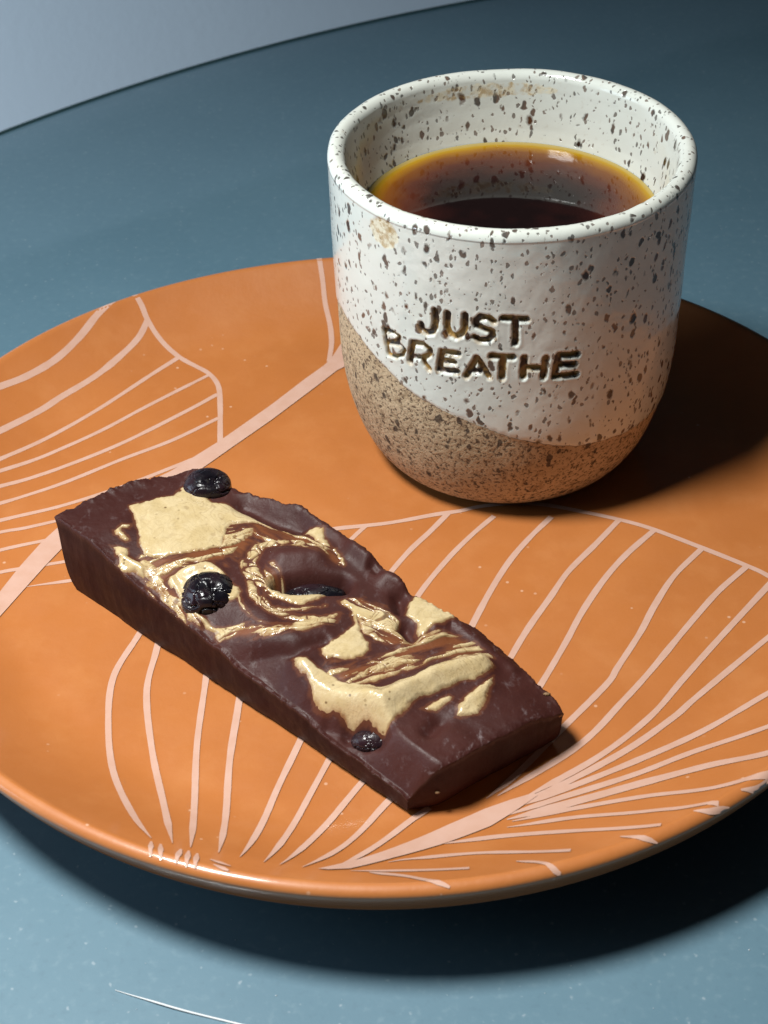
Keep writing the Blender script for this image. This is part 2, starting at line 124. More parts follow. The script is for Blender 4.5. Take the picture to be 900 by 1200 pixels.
# ------------------------------------------------------------------ material helpers
class NT:
    def __init__(s, name):
        s.m = bpy.data.materials.new(name); s.m.use_nodes = True; s.t = s.m.node_tree; s.n = s.t.nodes; s.b = s.n['Principled BSDF']
        s.co = s.n.new('ShaderNodeTexCoord').outputs['Object']
    def link(s, a, b): s.t.links.new(a, b)
    def put(s, sock, v):
        if isinstance(v, bpy.types.NodeSocket): s.link(v, sock)
        elif isinstance(v, (tuple, list)) and len(v) == 3 and sock.type == 'RGBA': sock.default_value = (*v, 1)
        else: sock.default_value = v
    def math(s, op, a, b=0.0, c=None, clamp=False):
        x = s.n.new('ShaderNodeMath'); x.operation = op; x.use_clamp = clamp
        s.put(x.inputs[0], a); s.put(x.inputs[1], b)
        if c is not None: s.put(x.inputs[2], c)
        return x.outputs[0]
    def noise(s, scale, detail=4, rough=0.55, vec=None, dist=0.0):
        x = s.n.new('ShaderNodeTexNoise'); s.link(vec or s.co, x.inputs['Vector'])
        x.inputs['Scale'].default_value = scale; x.inputs['Detail'].default_value = detail
        x.inputs['Roughness'].default_value = rough; x.inputs['Distortion'].default_value = dist
        return x.outputs['Fac']
    def noisec(s, scale, vec=None):
        x = s.n.new('ShaderNodeTexNoise'); s.link(vec or s.co, x.inputs['Vector']); x.inputs['Scale'].default_value = scale
        return x.outputs['Color']
    def vor(s, scale, vec=None, rnd=1.0):
        x = s.n.new('ShaderNodeTexVoronoi'); s.link(vec or s.co, x.inputs['Vector'])
        x.inputs['Scale'].default_value = scale; x.inputs['Randomness'].default_value = rnd
        return x.outputs['Distance'], x.outputs['Color']
    def ss(s, v, a, b, lo=0.0, hi=1.0):
        x = s.n.new('ShaderNodeMapRange'); x.interpolation_type = 'SMOOTHSTEP'
        s.put(x.inputs[0], v); x.inputs[1].default_value = a; x.inputs[2].default_value = b; x.inputs[3].default_value = lo; x.inputs[4].default_value = hi
        return x.outputs[0]
    def mix(s, f, a, b):
        x = s.n.new('ShaderNodeMix'); x.data_type = 'RGBA'; s.put(x.inputs[0], f); s.put(x.inputs[6], a); s.put(x.inputs[7], b); return x.outputs[2]
    def attr(s, name):
        x = s.n.new('ShaderNodeAttribute'); x.attribute_name = name; return x.outputs['Fac']
    def map(s, scale, vec=None):
        x = s.n.new('ShaderNodeMapping'); s.link(vec or s.co, x.inputs[0]); x.inputs[3].default_value = scale; return x.outputs[0]
    def warp(s, scale, amt):
        a = s.n.new('ShaderNodeVectorMath'); a.operation = 'SUBTRACT'; s.link(s.noisec(scale), a.inputs[0]); a.inputs[1].default_value = (.5, .5, .5)
        b = s.n.new('ShaderNodeVectorMath'); b.operation = 'MULTIPLY_ADD'; s.link(a.outputs[0], b.inputs[0]); b.inputs[1].default_value = (amt,) * 3; s.link(s.co, b.inputs[2])
        return b.outputs[0]
    def sep(s, c):
        x = s.n.new('ShaderNodeSeparateColor'); s.link(c, x.inputs[0]); return x.outputs
    def ramp(s, f, stops):
        x = s.n.new('ShaderNodeValToRGB'); s.link(f, x.inputs[0]); r = x.color_ramp
        while len(r.elements) < len(stops): r.elements.new(0.5)
        for el, (p, c) in zip(r.elements, stops): el.position = p; el.color = (*c, 1)
        return x.outputs[0]
    def bump(s, h, dist, strength=1.0, nrm=None):
        x = s.n.new('ShaderNodeBump'); s.link(h, x.inputs['Height']); x.inputs['Distance'].default_value = dist; x.inputs['Strength'].default_value = strength
        if nrm: s.link(nrm, x.inputs['Normal'])
        return x.outputs[0]
    def out(s, base=None, rough=None, normal=None, **kw):
        if base is not None: s.put(s.b.inputs['Base Color'], base)
        if rough is not None: s.put(s.b.inputs['Roughness'], rough)
        if normal is not None: s.link(normal, s.b.inputs['Normal'])
        for k, v in kw.items(): s.put(s.b.inputs[k.replace('_', ' ')], v)
        return s.m

# ---- table: grey blue back-painted glass with fine dust
t = NT('tinted_glass')
n1 = t.noise(9, 3); n2 = t.noise(1100, 3, 0.6); n3 = t.noise(430, 4, .6); d1, c1 = t.vor(520, t.warp(700, .0012))
dust = t.math('MULTIPLY', t.ss(d1, 0.08, 0.24, 1, 0), t.ss(t.sep(c1)[0], 0.78, 0.95))
base = t.mix(t.ss(n1, .3, .7), (0.108, 0.215, 0.285), (0.125, 0.240, 0.312))
base = t.mix(t.ss(n3, .52, .78, 0, .20), base, (.30, .42, .48))
base = t.mix(t.ss(n3, .30, .44, .22, 0), base, (.08, .16, .22))
base = t.mix(t.math('MULTIPLY', dust, 0.30), base, (.6, .66, .70))
M_table = t.out(base, t.ss(t.noise(60, 4), .2, .8, .50, .60), t.bump(n2, 0.00005, .35), IOR=1.5, Specular_IOR_Level=1.0, Coat_Weight=.6, Coat_Roughness=.07)
t = NT('glass_edge'); M_edge = t.out((.03, .07, .075), .15)
# ---- wall
t = NT('pale_wall'); nn = t.noise(260, 4); M_wall = t.out(t.mix(t.noise(6, 3), (.70, .82, .92), (.75, .86, .95)), .9, t.bump(nn, .0004, .25))
# ---- plate
t = NT('terracotta_glaze')
n1 = t.noise(28, 4); n2 = t.noise(900, 3); n3 = t.noise(140, 4)
base = t.mix(t.ss(n1, .3, .7), (.525, .172, .042), (.575, .194, .050))
base = t.mix(t.ss(n2, .60, .80, 0, .35), base, (.50, .15, .035))
d1, c1 = t.vor(330); pit = t.math('MULTIPLY', t.ss(d1, .08, .16, 1, 0), t.ss(t.sep(c1)[0], .90, .96))
base = t.mix(t.math('MULTIPLY', pit, .6), base, (.85, .55, .38))
base = t.mix(t.ss(t.noise(75, 5, .6), .45, .75, 0, .35), base, (.66, .26, .085))
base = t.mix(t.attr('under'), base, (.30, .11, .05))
hb = t.math('ADD', t.math('MULTIPLY', n3, .8), t.math('MULTIPLY', n2, .25))
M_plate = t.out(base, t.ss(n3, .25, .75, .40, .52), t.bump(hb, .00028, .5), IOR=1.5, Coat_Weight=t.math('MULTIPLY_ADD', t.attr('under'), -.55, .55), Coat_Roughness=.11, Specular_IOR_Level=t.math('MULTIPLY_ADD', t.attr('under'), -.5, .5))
t = NT('pink_glaze')
n2 = t.noise(900, 3); n3 = t.noise(140, 4)
base = t.mix(t.ss(t.noise(220, 4), .3, .75, 0, .5), (.71, .44, .34), (.63, .35, .24))
M_pink = t.out(base, .42, t.bump(n3, .00015, .4), IOR=1.5, Coat_Weight=.55, Coat_Roughness=.11)
# ---- mug glaze and clay
t = NT('speckled_stoneware')
gl = t.attr('glaze'); tx = t.attr('text'); br = t.attr('bare')
wv = t.warp(430, .0019); wz = t.map((1.3, 1.3, .75), wv)
def specks(scale, r0, r1, lo, hi):
    d, c = t.vor(scale, wz); ch = t.sep(c)
    rad = t.ss(ch[0], lo, hi, r0, r1)
    on = t.math('GREATER_THAN', ch[0], lo)
    return t.math('MULTIPLY', t.math('MULTIPLY', t.math('SUBTRACT', rad, d), 9.0, clamp=True), on), ch[1]
s1, k1 = specks(185, .05, .28, .42, 1.0)
s2, k2 = specks(330, .10, .40, .30, 1.0)
s3, k3 = specks(720, .12, .46, .35, 1.0)
spk = t.math('MAXIMUM', s1, t.math('MAXIMUM', t.math('MULTIPLY', s2, .9), t.math('MULTIPLY', s3, .75)))
dark = t.mix(t.ss(k1, .3, .8), (.032, .017, .011), (.11, .045, .020))
white = t.mix(t.ss(t.noise(30, 4), .35, .65), (.74, .765, .70), (.78, .80, .735))
white = t.mix(t.ss(t.noise(420, 4), .62, .8, 0, .5), white, (.50, .42, .32))
glz = t.mix(spk, white, dark)
nc = t.noise(1100, 4, .7); nc2 = t.noise(420, 4, .65); nc3 = t.noise(50, 3)
clay = t.mix(t.ss(nc3, .3, .7), (.52, .385, .235), (.60, .455, .29))
clay = t.mix(t.ss(nc2, .30, .50, .55, 0), clay, (.22, .125, .055))
clay = t.mix(t.ss(nc, .38, .50, .9, 0), clay, (.075, .042, .022))
clay = t.mix(t.math('MULTIPLY', s2, .85), clay, (.045, .028, .020))
g = t.ss(gl, -.012, .012)
edge = t.math('MULTIPLY', t.ss(gl, .0, .11, 1, 0), g)
glz = t.mix(t.math('MULTIPLY', edge, .28), glz, (.56, .42, .26))
tin = t.ss(tx, -.020, .012)
ring = t.math('MULTIPLY', t.ss(tx, -.09, -.01), t.math('SUBTRACT', 1.0, tin))
gold = t.ss(t.noise(260, 3, .6), .43, .58)
txc = t.mix(gold, (.060, .030, .014), (.36, .21, .055))
glz = t.mix(t.math('MULTIPLY', t.math('MULTIPLY', ring, t.ss(t.noise(330, 3), .45, .6)), .5), glz, (.46, .27, .10))
glz = t.mix(tin, glz, txc)
bar_ = t.ss(t.math('ADD', br, t.math('MULTIPLY', t.math('SUBTRACT', t.noise(500, 4), .5), .22)), -.02, .04)
cre = t.mix(t.ss(nc2, .42, .56), (.50, .33, .13), (.82, .74, .54))
glz = t.mix(t.math('MULTIPLY', bar_, .8), glz, cre)
base = t.mix(g, clay, glz)
rough = t.mix(g, (.85,) * 3, (.13,) * 3)
rough = t.mix(t.math('MAXIMUM', tin, bar_), rough, (.5,) * 3)
rsep = t.sep(rough)[0]
hgt = t.math('ADD', t.math('MULTIPLY', t.math('SUBTRACT', 1.0, g), t.math('ADD', t.math('MULTIPLY', nc, 1.0), t.math('MULTIPLY', nc2, .9))),
             t.math('MULTIPLY', g, t.math('ADD', t.math('MULTIPLY', spk, -.30), t.math('MULTIPLY', t.noise(120, 3), .40))))
M_mug = t.out(base, rsep, t.bump(hgt, .00045, .8), IOR=1.5)
# ---- coffee
t = NT('black_coffee'); ed = t.attr('edge')
M_coffee = t.out(t.ramp(ed, [(0.0, (.50, .40, .16)), (.05, (.44, .25, .010)), (.11, (.34, .15, .006)), (.22, (.19, .060, .008)), (.45, (.090, .023, .012)), (.75, (.026, .008, .007)), (1.0, (.010, .005, .005))]), .035, IOR=1.34)
# ---- chocolate
def choc_nodes(t):
    wv = t.warp(90, .006)
    c = t.mix(t.ss(t.noise(60, 4), .3, .7), (.050, .0140, .0112), (.070, .0215, .0175))
    c = t.mix(t.math('MULTIPLY', t.ss(t.noise(520, 5, .7, t.map((1, .55, 1), wv)), .55, .78), t.math('MULTIPLY', t.attr('bloom'), .75)), c, (.30, .24, .245))
    c = t.mix(t.attr('cara'), c, (.19, .060, .022))
    c = t.mix(t.attr('side'), c, t.mix(t.ss(t.noise(45, 5, .6), .35, .7), (.024, .0062, .0050), (.042, .0112, .0085)))  # bar walls coloured darker than the top: their shade is put into the colour
    return c
t = NT('dark_chocolate')
c = choc_nodes(t); b1 = t.noise(210, 5, .65); b2 = t.noise(1500, 4, .7)
hh = t.math('ADD', t.math('MULTIPLY', b1, 1.0), t.math('MULTIPLY', b2, .50))
sdn = t.attr('side')
M_choc = t.out(c, t.math('ADD', t.ss(b1, .3, .7, .40, .56), t.math('MULTIPLY', sdn, .12)), t.bump(hh, .00022, .6), IOR=1.45, Specular_IOR_Level=t.math('MULTIPLY_ADD', sdn, -.15, .32))
# ---- nut butter
t = NT('nut_butter')
sd = t.attr('sdf'); st = t.attr('streaky')
bn = t.noise(260, 4, .6); fine = t.noise(1500, 3, .6)
d1, c1 = t.vor(620); fl = t.math('MULTIPLY', t.ss(d1, .12, .26, 1, 0), t.ss(t.sep(c1)[0], .80, .95))
b = t.mix(t.ss(bn, .35, .65), (.62, .465, .240), (.70, .545, .310))
b = t.mix(t.math('MULTIPLY', fl, .75), b, (.13, .06, .02))
b = t.mix(t.math('MULTIPLY', t.attr('vein'), .85), b, t.mix(t.ss(t.noise(300, 3), .35, .65), (.085, .030, .014), (.30, .13, .04)))
e1 = t.math('ADD', sd, t.math('MULTIPLY', t.math('SUBTRACT', t.noise(240, 4, .6), .5), .10))
b = t.mix(t.ss(e1, .0, .085, .85, 0), b, (.24, .088, .026))
b = t.mix(t.math('MULTIPLY', t.ss(t.noise(90, 4, .6), .52, .70), t.math('MULTIPLY', st, .9)), b, (.26, .10, .030))
hh = t.math('ADD', bn, t.math('MULTIPLY', fine, .22))
M_butter = t.out(b, t.ss(bn, .3, .7, .15, .32), t.bump(hh, .00042, .7), IOR=1.47, Coat_Weight=.28, Coat_Roughness=.10)
# ---- berries
t = NT('blueberry_skin')
b = t.mix(t.ss(t.noise(160, 4), .4, .7), (.007, .006, .009), (.028, .012, .016))
M_berry = t.out(b, t.ss(t.noise(300, 3), .3, .7, .13, .36), t.bump(t.noise(520, 4, .6), .0003, .6), IOR=1.45)
t = NT('nut_piece'); M_nut = t.out(t.mix(t.noise(400), (.33, .20, .09), (.20, .10, .045)), .6)
t = NT('white_fibre'); M_hair = t.out((.85, .87, .88), .5)
t = NT('dust'); M_dust = t.out((.45, .52, .56), .8)

# ================================================================== setting: wall and table
TZ = -1.6
cx, cy, TR = 23.07, -14.33, 54.14
ang = np.linspace(0, 2 * np.pi, 721)[:-1]
prof = [(TR * k / 24, TZ) for k in range(24)] + [(TR - .16, TZ), (TR - .06, TZ - .03), (TR, TZ - .12)]
V = np.array([[cx + r * math.cos(a), cy + r * math.sin(a), z] for a in ang for r, z in prof])
table = empty('glass_table', (cx, cy, TZ - 44))
tag(table, 'round grey blue glass table under the terracotta plate', 'table')
def child(o, root): o.parent = root; o.location = -root.location; return o
child(mk('tabletop', V, gridfaces(720, len(prof), True), M_table), table)
prof = [(TR - .22, TZ - .02), (TR - .20, TZ + .03), (TR - .16, TZ + .05), (TR - .05, TZ + .05), (TR + .02, TZ), (TR + .02, TZ - .7), (TR - .1, TZ - .8), (0.0, TZ - .8)]
V = np.array([[cx + r * math.cos(a), cy + r * math.sin(a), z] for a in ang for r, z in prof])
child(mk('table_rim', V, gridfaces(720, len(prof), True), M_edge), table)
# pedestal that carries the top (behind the plate, below the glass)
prof = [(0, -2.4), (9, -2.42), (9, -3.2), (3.2, -4.5), (3.0, -40), (6, -43), (22, -44.6), (22, -45.6), (0, -45.6)]
V = np.array([[cx + r * math.cos(a), cy + r * math.sin(a), z] for a in ang[::12] for r, z in prof])
child(mk('table_leg', V, gridfaces(60, len(prof), True), M_edge, smooth=False), table)

u = np.array([0.8619, 0.5071]); nv = np.array([-0.5071, 0.8619]); mid = np.array([-4.2, 31.5]) + nv * 10
def wallbox(name, off, z0, z1, mat):
    P = []
    for k in (0, 6):
        for sgn in (-1, 1):
            q = mid + nv * (off + k) + u * sgn * 160
            P += [(q[0], q[1], z0), (q[0], q[1], z1)]
    return mk(name, np.array(P), [(0, 2, 3, 1), (4, 5, 7, 6), (1, 3, 7, 5), (0, 1, 5, 4), (2, 6, 7, 3), (0, 4, 6, 2)], mat, smooth=False)
tag(wallbox('wall', 0, -46.0, 9.4, M_wall), kind='structure')
V = np.array([(-220, -220, -46.0), (260, -220, -46.0), (260, 240, -46.0), (-220, 240, -46.0)])
t = NT('dark_floor'); M_floor = t.out(t.mix(t.noise(8), (.05, .045, .042), (.07, .062, .055)), .5)
tag(mk('floor', V, [(0, 1, 2, 3)], M_floor, smooth=False), kind='structure')

# ================================================================== plate
R0, CR, ZR, PY = 11.90, 11.68, 1.10, 0.2
def rscale(phi): return (R0 + .25 * np.cos(2 * phi) + .16 * np.sin(3 * phi)) / R0
def prof_z(r):
    r = np.asarray(r, float)
    q = np.clip((r - 9.0) / (CR - 9.0), 0, 1); z = ZR * (q * q * (1.35 - .35 * q))
    o = np.clip((r - CR) / (R0 - CR), 0, 1)
    return np.where(r > CR, ZR - .16 * (1 - np.sqrt(np.clip(1 - o * o, 0, 1))), z)
def plate_z(x, y): return prof_z(np.hypot(x, y - PY) / rscale(np.arctan2(y - PY, x)))
pp = [(r, 0.0) for r in np.linspace(0, 9.0, 20)] + [(r, float(prof_z(r))) for r in np.linspace(9.0, CR, 30)[1:]]
pp += [(CR + (R0 - CR) * math.sin(a), ZR - .16 * (1 - math.cos(a))) for a in np.linspace(0, math.pi / 2, 14)[1:]]
pp += [(11.88, .86), (11.80, .68), (11.70, .46), (11.58, .24), (11.40, .08), (11.0, -.15), (9.8, -.52), (8.6, -.84), (8.0, -.95), (7.9, -1.05), (7.85, -1.5), (7.75, -1.6), (7.4, -1.6), (7.3, -1.5), (7.25, -1.0), (0, -.85)]
NP_ = 480
V = []
for a in np.linspace(0, 2 * np.pi, NP_ + 1)[:-1]:
    s_ = float(rscale(a)); V += [(r * s_ * math.cos(a), PY + r * s_ * math.sin(a), z) for r, z in pp]
plate = empty('dinner_plate', (0, 0, TZ))
tag(plate, 'round terracotta orange plate with pale pink leaf line pattern', 'plate')
n_top = 20 + 29 + 13
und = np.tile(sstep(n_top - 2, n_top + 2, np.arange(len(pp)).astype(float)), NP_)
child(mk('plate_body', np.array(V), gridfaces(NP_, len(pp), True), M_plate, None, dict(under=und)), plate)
cnt = [0]
def strip(name, left, right):
    cnt[0] += 1; lift = .004 + .00035 * cnt[0]
    n_ = len(left); m_ = 5
    P = []
    for j in range(m_):
        f = j / (m_ - 1); q = left * (1 - f) + right * f
        # keep the paint on the plate: never past the outside of the rim
        q = q - [0, PY]; rr = np.hypot(q[:, 0], q[:, 1]); lim = (R0 - .01) * rscale(np.arctan2(q[:, 1], q[:, 0])); k = np.minimum(1, lim / np.maximum(rr, 1e-6)); q = q * k[:, None] + [0, PY]
        z = plate_z(q[:, 0], q[:, 1]); e_ = .01
        gx = (plate_z(q[:, 0] + e_, q[:, 1]) - plate_z(q[:, 0] - e_, q[:, 1])) / (2 * e_); gy = (plate_z(q[:, 0], q[:, 1] + e_) - plate_z(q[:, 0], q[:, 1] - e_)) / (2 * e_)
        N = np.stack([-gx, -gy, np.ones_like(gx)], -1); N /= np.linalg.norm(N, axis=1)[:, None]
        P.append(np.column_stack([q, z]) + N * lift)
    V = np.stack(P, 1).reshape(-1, 3)          # n_ x m_
    f_ = gridfaces(n_, m_)
    a_, b_, c_ = V[f_[0, 0]], V[f_[0, 1]], V[f_[0, 2]]
    if np.cross(b_ - a_, c_ - a_)[2] < 0: f_ = f_[:, ::-1]
    return child(mk(name, V, f_, M_pink), plate)
for i, (nm, wd, pts) in enumerate(D['lines']):
    c_ = smooth_line(pts, .10); c_ = c_[(np.hypot(c_[:, 0], c_[:, 1]) < 13.2)]
    if len(c_) < 3: continue
    tg = np.gradient(c_, axis=0); tg /= np.linalg.norm(tg, axis=1)[:, None] + 1e-9; nr = np.stack([-tg[:, 1], tg[:, 0]], -1)
    ar = np.arange(len(c_)) * .1
    wv = wd * .82 / 2 * (1 + .13 * noise(ar * 1.7 + i * 9.1, ar * 0 + .5) + .06 * noise(ar * 6 + i * 3.3, ar * 0 + 4.5))
    if nm == 'leaf_vein': wv = wv * np.clip((len(c_) - 1 - np.arange(len(c_))) / 9 + .12, 0, 1)
    if nm == 'rim_dash' : wv = wv * np.clip(np.minimum(np.arange(len(c_)), np.arange(len(c_))[::-1]) / 3 + .35, 0, 1)
    strip(nm, c_ - nr * wv[:, None], c_ + nr * wv[:, None])
for nm, up_, lo_ in D['bands']:
    a_, b_ = np.array(up_), np.array(lo_)
    def res(P):
        L = np.r_[0, np.cumsum(np.linalg.norm(np.diff(P, axis=0), axis=1))]; return L
    la, lb = res(a_) / res(a_)[-1], res(b_) / res(b_)[-1]; tt = np.linspace(0, 1, 90)
    A = np.stack([np.interp(tt, la, a_[:, k]) for k in (0, 1)], -1); B = np.stack([np.interp(tt, lb, b_[:, k]) for k in (0, 1)], -1)
    strip(nm, B, A)

# ================================================================== mug
mx, my, H, rb, fil = D['mug']
rs = lambda z: 4.2 - (4.2 - rb) * (H - z) / H
prof = [(0.0, .12), (2.2, .12), (2.35, .0), (2.6, .0)]
for q in np.linspace(math.pi / 2, 0, 60):
    z = fil * (1 - math.sin(q)); prof.append((float(rs(z) - (rb - 2.7) * (1 - math.cos(q))), z + (.02 if z == 0 else 0)))
z_hi = H - .22
prof += [(float(rs(z)), z) for z in np.arange(fil + .04, z_hi, .034)]
mr = .205
prof += [(4.2 - mr + mr * math.cos(a), z_hi + .22 * math.sin(a)) for a in np.linspace(0, math.pi, 26)]
inn = [(3.79, z_hi), (3.76, H - .5), (3.70, H - .9), (3.60, H - 1.4), (3.50, H - 1.75), (3.44, H - 2.2), (3.36, H - 3.2), (3.2, H - 4.6), (2.9, 2.0), (2.3, 1.1), (1.4, .8), (0, .75)]
ip = np.array(inn); sI = np.linspace(0, len(inn) - 1, 110)[1:]
prof += [(float(np.interp(s_, range(len(inn)), ip[:, 0])), float(np.interp(s_, range(len(inn)), ip[:, 1]))) for s_ in sI]
prof = np.array(prof); NPm = len(prof)
n_out = int(np.argmax(prof[:, 1])) + 13
th_f = np.linspace(-math.pi * .5 - 1.25, -math.pi * .5 + 1.0, 760); th_b = np.linspace(th_f[-1], th_f[0] + 2 * math.pi, 260)[1:-1]
TH = np.r_[th_f, th_b]; NT_ = len(TH)
Tg, Rg = np.meshgrid(TH, prof[:, 0], indexing='ij'); _, Zg = np.meshgrid(TH, prof[:, 1], indexing='ij')
outer = np.zeros_like(Rg, bool); outer[:, :n_out] = True
# glaze line
gt = np.array(D['glaze']); gth, gz = gt[:, 0], gt[:, 1]
o_ = np.argsort(gth); gth, gz = gth[o_], gz[o_]
xg = np.r_[gth, gth[0] + 2 * math.pi]; yg = np.r_[gz, gz[0]]
# on the hidden back the glaze line climbs back to where it started
tq = np.mod(Tg - gth[0], 2 * math.pi) + gth[0]
zb = np.interp(tq, xg, yg)
glaze = np.where(outer, Zg - zb + .035 * fbm(Tg * 5, Zg * 1.5, o=3, seed=3) + .02 * fbm(Tg * 40, Zg * 9, o=2, seed=5), 1.0)
# stamped words
text = np.full(Rg.shape, -1.0)
sel = outer & (Zg > 2.2) & (Zg < 6.6)
a_s = Tg[sel] * 4.12; z_s = Zg[sel]
wa = a_s + .012 * fbm(a_s * 7, z_s * 7, o=3, seed=21); wz = z_s + .012 * fbm(a_s * 7, z_s * 7, o=3, seed=33)
tv = np.full(a_s.shape, -1.0)
for wd, pts in D['text']:
    P = [(p[0] * 4.12, p[1]) for p in pts]
    tv = np.maximum(tv, wd - seg_dist(wa, wz, P))
text[sel] = tv + .012 * fbm(a_s * 16, z_s * 16, o=2, seed=9)
text[~sel] = -1
# bare patch under the lip and a worn streak inside the lip
bt, bz = D['bare'][0]
bd = .36 - np.hypot((Tg - bt) * 4.12 * .9, (Zg - bz) * 1.0)
bd = np.where(outer, bd, -1.0)
th_in = np.mod(Tg, 2 * math.pi)
streak = np.where((~outer) & (Zg > H - 1.2), .17 - np.abs(Zg - (H - .42)) - .16 * np.abs((th_in - math.pi * .52) / .48) ** 3, -1.0)
bare = np.maximum(np.clip(bd, -1, .3), np.clip(streak, -1, .015))
wob = .022 * fbm(Tg * 2.2, Zg * .5, o=3, seed=1) + .010 * fbm(Tg * 9, Zg * 2.2, o=3, seed=2)
wob = wob * sstep(0, .6, Zg)
# make the noise periodic across the hidden seam
seam = np.abs(np.mod(Tg - (TH[0]) + math.pi, 2 * math.pi) - math.pi); wob = wob * sstep(0, .5, seam)
wi = sstep(n_out - 10, n_out + 8, np.arange(NPm).astype(float))[None, :]
outd = ( wob + .030 * sstep(-.03, .05, glaze) - .11 * sstep(-.035, .03, text) + .005 * np.exp(-((text + .06) / .035) ** 2) - .012 * sstep(-.02, .05, bare))
disp = outd * (1 - wi) + (.5 * wob + .015) * wi
Rr = np.clip(Rg + disp * np.where(Rg > .5, 1, 0), 0, None)
Zr = Zg + sstep(H - 1.4, H - .2, Zg) * (.020 * np.sin(2 * Tg + .6) + .010 * np.sin(3 * Tg) + .02 * fbm(np.cos(Tg) * 3, np.sin(Tg) * 3, o=2, seed=12))
V = np.stack([Rr * np.cos(Tg), Rr * np.sin(Tg), Zr], -1).reshape(-1, 3)
mug = empty('mug', (mx, my, 0))
tag(mug, 'speckled white and raw clay cup stamped JUST BREATHE on the plate', 'cup')
o = mk('cup_body', V, gridfaces(NT_, NPm, True), M_mug, mug, dict(glaze=glaze.ravel(), text=text.ravel(), bare=bare.ravel()))

# ---- coffee
ZC = 6.42
def rin(z): return float(np.interp(z, ip[::-1, 1], ip[::-1, 0]))
Re = rin(ZC) + .015
rr = np.r_[np.linspace(0, Re - .35, 30), np.linspace(Re - .35, Re, 26)[1:]]
top = [(r, ZC + .055 * math.exp(-(Re - r) / .055)) for r in rr]
side = [(rin(z) - .012, z) for z in np.linspace(ZC - .05, .95, 40)] + [(0, .9)]
pc = np.array(top + side); ta = np.linspace(0, 2 * np.pi, 361)[:-1]
V = np.array([[r * math.cos(a), r * math.sin(a), z] for a in ta for r, z in pc])
edge = np.tile(np.r_[np.clip((Re - rr) / 2.0, 0, 1), np.ones(len(side))], 360)
edge = np.clip(edge * (1 + .25 * fbm(V[:, 0] * 1.3, V[:, 1] * 1.3, o=3, seed=4)), 0, 1)
cof = empty('coffee', (mx, my, ZC))
bpy.data.objects.remove(cof)
cof = mk('coffee', V, gridfaces(360, len(pc), True), M_coffee, None, dict(edge=edge))
cof.location = Vector((mx, my, 0)) * S
tag(cof, 'dark black coffee filling the stoneware cup, amber at its edge', 'coffee')

# ================================================================== chocolate bar
O, e_, n_ = [np.array(v) for v in D['bar']]
S_F, Z_F, S_B, Z_B, S_T, T_M = D['prof']
def wfall(x): x = np.clip(x, 0, 1); return (1 - x) ** 2 * (1 + x)
def zsurf(s, t):
    hc = 2.3 - .085 * s; hf = np.interp(s, S_F, Z_F); hb = np.interp(s, S_B, Z_B); tm = np.interp(s, S_T, T_M)
    return hc + (hf - hc) * wfall(t / (1.0 - .45 * sstep(8.0, 10.3, s))) + (hb - hc) * wfall((tm - t) / 1.0)
NU, NV = 720, 250
uu, vv = np.meshgrid(np.linspace(0, 1, NU), np.linspace(0, 1, NV), indexing='ij')
tm0 = np.interp(uu * 11.2, S_T, T_M)
tm0 = tm0 + .05 * fbm(uu * 26, vv * 0 + 1.3, o=4, seed=40) * 1.6
tmin = -.10 + .05 * fbm(uu * 14, vv * 0 + 7.7, o=3, seed=41)
Tt = tmin + vv * (tm0 - tmin)
s0 = .02 + .10 * Tt + .078 * Tt ** 2 + .10 * fbm(Tt * 2.2, uu * 0 + 3.1, o=3, seed=42)
s1 = 10.93 + .205 * Tt + .07 * fbm(Tt * 1.3, uu * 0 + 9.1, o=3, seed=43) - .30 * np.exp(-((Tt + .05) / .35) ** 2)
Ss = s0 + uu * (s1 - s0)
dE = np.minimum(np.minimum(Ss - s0, s1 - Ss), np.minimum(Tt - tmin, tm0 - Tt))
dEnd = s1 - Ss; dStart = Ss - s0
# warped coordinates for the swirls
ws = Ss + .10 * fbm(Ss * 2.2, Tt * 2.2, o=4, seed=50) + .030 * fbm(Ss * 11, Tt * 11, o=3, seed=52)
wt = Tt + .10 * fbm(Ss * 2.2, Tt * 2.2, o=4, seed=51) + .030 * fbm(Ss * 11, Tt * 11, o=3, seed=53)
bs = Ss + .06 * fbm(Ss * 1.6, Tt * 1.6, o=2, seed=55); bt_ = Tt + .06 * fbm(Ss * 1.6, Tt * 1.6, o=2, seed=56)
def region(pts, pad, fn, arr, default):
    P = np.array(pts); lo = P.min(0) - pad; hi = P.max(0) + pad
    m = (ws > lo[0]) & (ws < hi[0]) & (wt > lo[1]) & (wt < hi[1])
    if m.any(): arr[m] = np.maximum(arr[m], fn(ws[m], wt[m]))
sdf = np.full(Ss.shape, -.5); cara = np.zeros(Ss.shape); streaky = np.zeros(Ss.shape)
for pts in D['solid']: region(pts, .5, lambda a, b: poly_sdf(a, b, pts), sdf, -.5)
for pts, bw in D['band_b']:
    pl = smooth_line(pts, .1).tolist(); region(pts, .6, lambda a, b: bw / 2 - seg_dist(a, b, pl), sdf, -.5)
